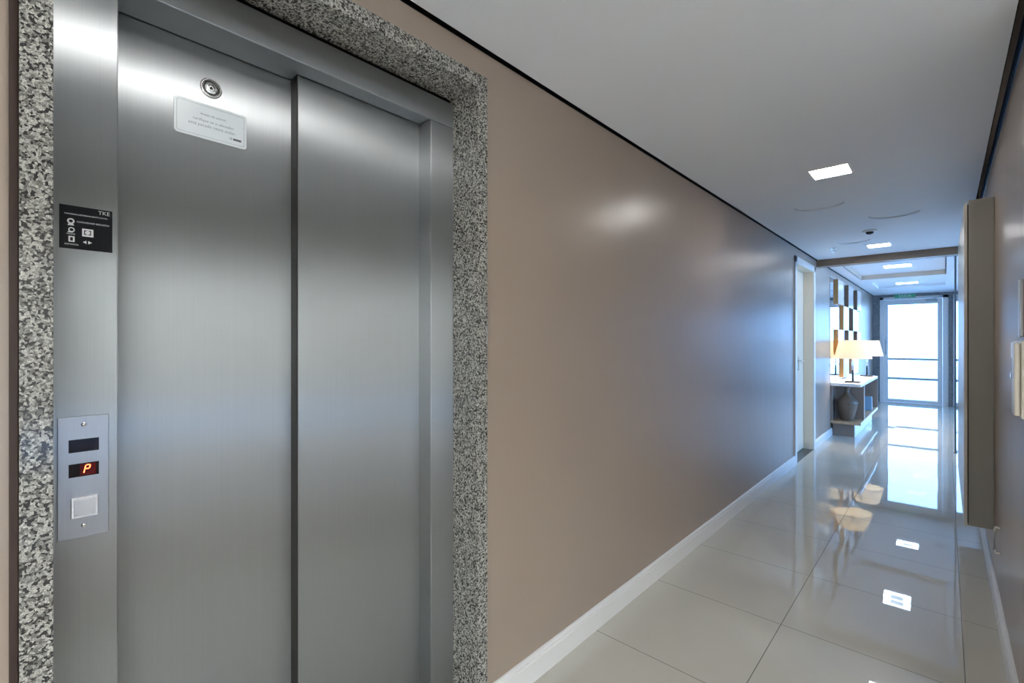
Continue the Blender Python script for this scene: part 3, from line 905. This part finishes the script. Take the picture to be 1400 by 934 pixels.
vx, vy, vz = -1.0, 7.93, 0.212
o = thing('vase', 'dark brown urn shaped vase standing on the console shelf', 'vase', (vx, vy, vz))
prof = [(0, 0), (0.072, 0), (0.075, 0.010), (0.088, 0.06), (0.107, 0.14), (0.122, 0.215), (0.127, 0.245), (0.122, 0.270), (0.088, 0.315), (0.052, 0.355), (0.032, 0.385), (0.026, 0.410), (0.028, 0.430), (0.042, 0.455), (0.058, 0.470), (0.060, 0.475), (0.053, 0.474), (0.030, 0.445), (0.020, 0.42), (0.022, 0.40), (0, 0.39)]
mesh('body', MB().lathe(prof, 48, P((vx, vy, vz)), cap=False), M['vase'], o, smooth=True)
mesh('shoulder_band', MB().lathe([(0.1273, 0.238), (0.1290, 0.242), (0.1288, 0.252), (0.1262, 0.257)], 48, P((vx, vy, vz)), cap=False), M['vase'], o, smooth=True)

def table_lamp(x, y, label):
    o = thing('table_lamp', label, 'lamp', (x, y, 0.73), 'table lamps on the console')
    mesh('base', MB().box(x - 0.085, x + 0.085, y - 0.085, y + 0.085, 0.7305, 0.745, 0.003), M['dark_metal'], o)
    mesh('stem', MB().lathe([(0.012, 0.745), (0.012, 0.87), (0.009, 0.872), (0.009, 0.90)], 16, P((x, y, 0))), M['dark_metal'], o, label='dark lower stem', smooth=True)
    mesh('column', MB().lathe([(0.009, 0.90), (0.013, 0.91), (0.013, 1.10), (0.006, 1.11), (0.006, 1.16)], 16, P((x, y, 0))), M['chrome'], o, label='pale upper stem', smooth=True)
    sh = MB().lathe([(0.218, 1.062), (0.160, 1.318), (0.157, 1.318), (0.215, 1.062), (0.218, 1.062)], 48, P((x, y, 0)), cap=False)
    s_ = mesh('lamp_shade', sh, M['shade'], o, smooth=True)
    mesh('dimming_disc', MB().lathe([(0, 1.3115), (0.1575, 1.3115), (0.1575, 1.3135), (0, 1.3135)], 48, P((x, y, 0))), M['shade'], s_)  # disc added to dim the lamp light reaching the ceiling tray
    wire = MB()
    for a in (0, 120, 240):
        wire.tube([(x, y, 1.16), (x + 0.156 * math.cos(math.radians(a)), y + 0.156 * math.sin(math.radians(a)), 1.306)], 0.002, 6)
    mesh('shade_carrier', wire, M['chrome'], s_)
    mesh('bulb', MB().lathe([(0.012, 1.155), (0.014, 1.165), (0.028, 1.20), (0.030, 1.215), (0.022, 1.238), (0, 1.246)], 20, P((x, y, 0))), M['bulb'], o, smooth=True)
    return o
M['bulb'] = emit('warm_bulb', (1.0, 0.82, 0.58), 680.0)
table_lamp(-0.95, 8.06, 'lit table lamp nearer the camera, behind the brown vase')
table_lamp(-0.95, 9.66, 'lit table lamp at the far end of the console')

bl = ['blue book standing upright in the open console shelf', 'white book leaning on the upright blue book in the console shelf']
for i, (yb, deg, mat_) in enumerate(((9.255, 0, 'blue_cover'), (9.375, 22, 'white'))):
    o = thing('book', bl[i], 'book', (-0.92, yb, 0.213), 'books on the console shelf')
    cov, pg = MB(), MB()
    cov.box(-0.98, -0.85, 0, 0.003, 0, 0.22)
    cov.box(-0.98, -0.85, 0.022, 0.025, 0, 0.22)
    cov.box(-0.853, -0.85, 0.003, 0.022, 0, 0.22)
    pg.box(-0.977, -0.853, 0.003, 0.022, 0.004, 0.216)
    for q_ in (cov, pg):
        q_.bm.transform(Matrix.Translation((0, yb, 0.2135)) @ Matrix.Rotation(math.radians(deg), 4, 'X'))
    mesh('cover', cov, M[mat_], o)
    mesh('pages', pg, M['white'], o)

# ------------------------------------------------------------------ wood and mirror wall art
o = thing('wall_art', 'staggered wooden boxes on mirrored backing above the console', 'wall decoration', (XL, 8.95, 1.6))
mesh('backing_mirror', MB().box(XL + 0.0005, XL + 0.006, 7.72, 10.66, 0.74, 2.20), M['mirror'], o)
rows = [(1.842, 2.20), (1.475, 1.842), (1.10, 1.475), (0.755, 1.10)]
for r_, (z0, z1) in enumerate(rows):
    for c_ in range(5):
        if (c_ + r_) % 2: continue
        y0 = 8.16 + 0.50 * c_
        bx = mesh('box', MB().box(XL + 0.006, XL + 0.034, y0, y0 + 0.50, z0, z1, 0.001), M['gold_wood' if c_ < 2 else 'dark_wood'], o)
        mesh('facing', MB().box(XL + 0.034, XL + 0.037, y0 + .004, y0 + 0.496, z0 + .004, z1 - .004), M['pale_panel'], bx)
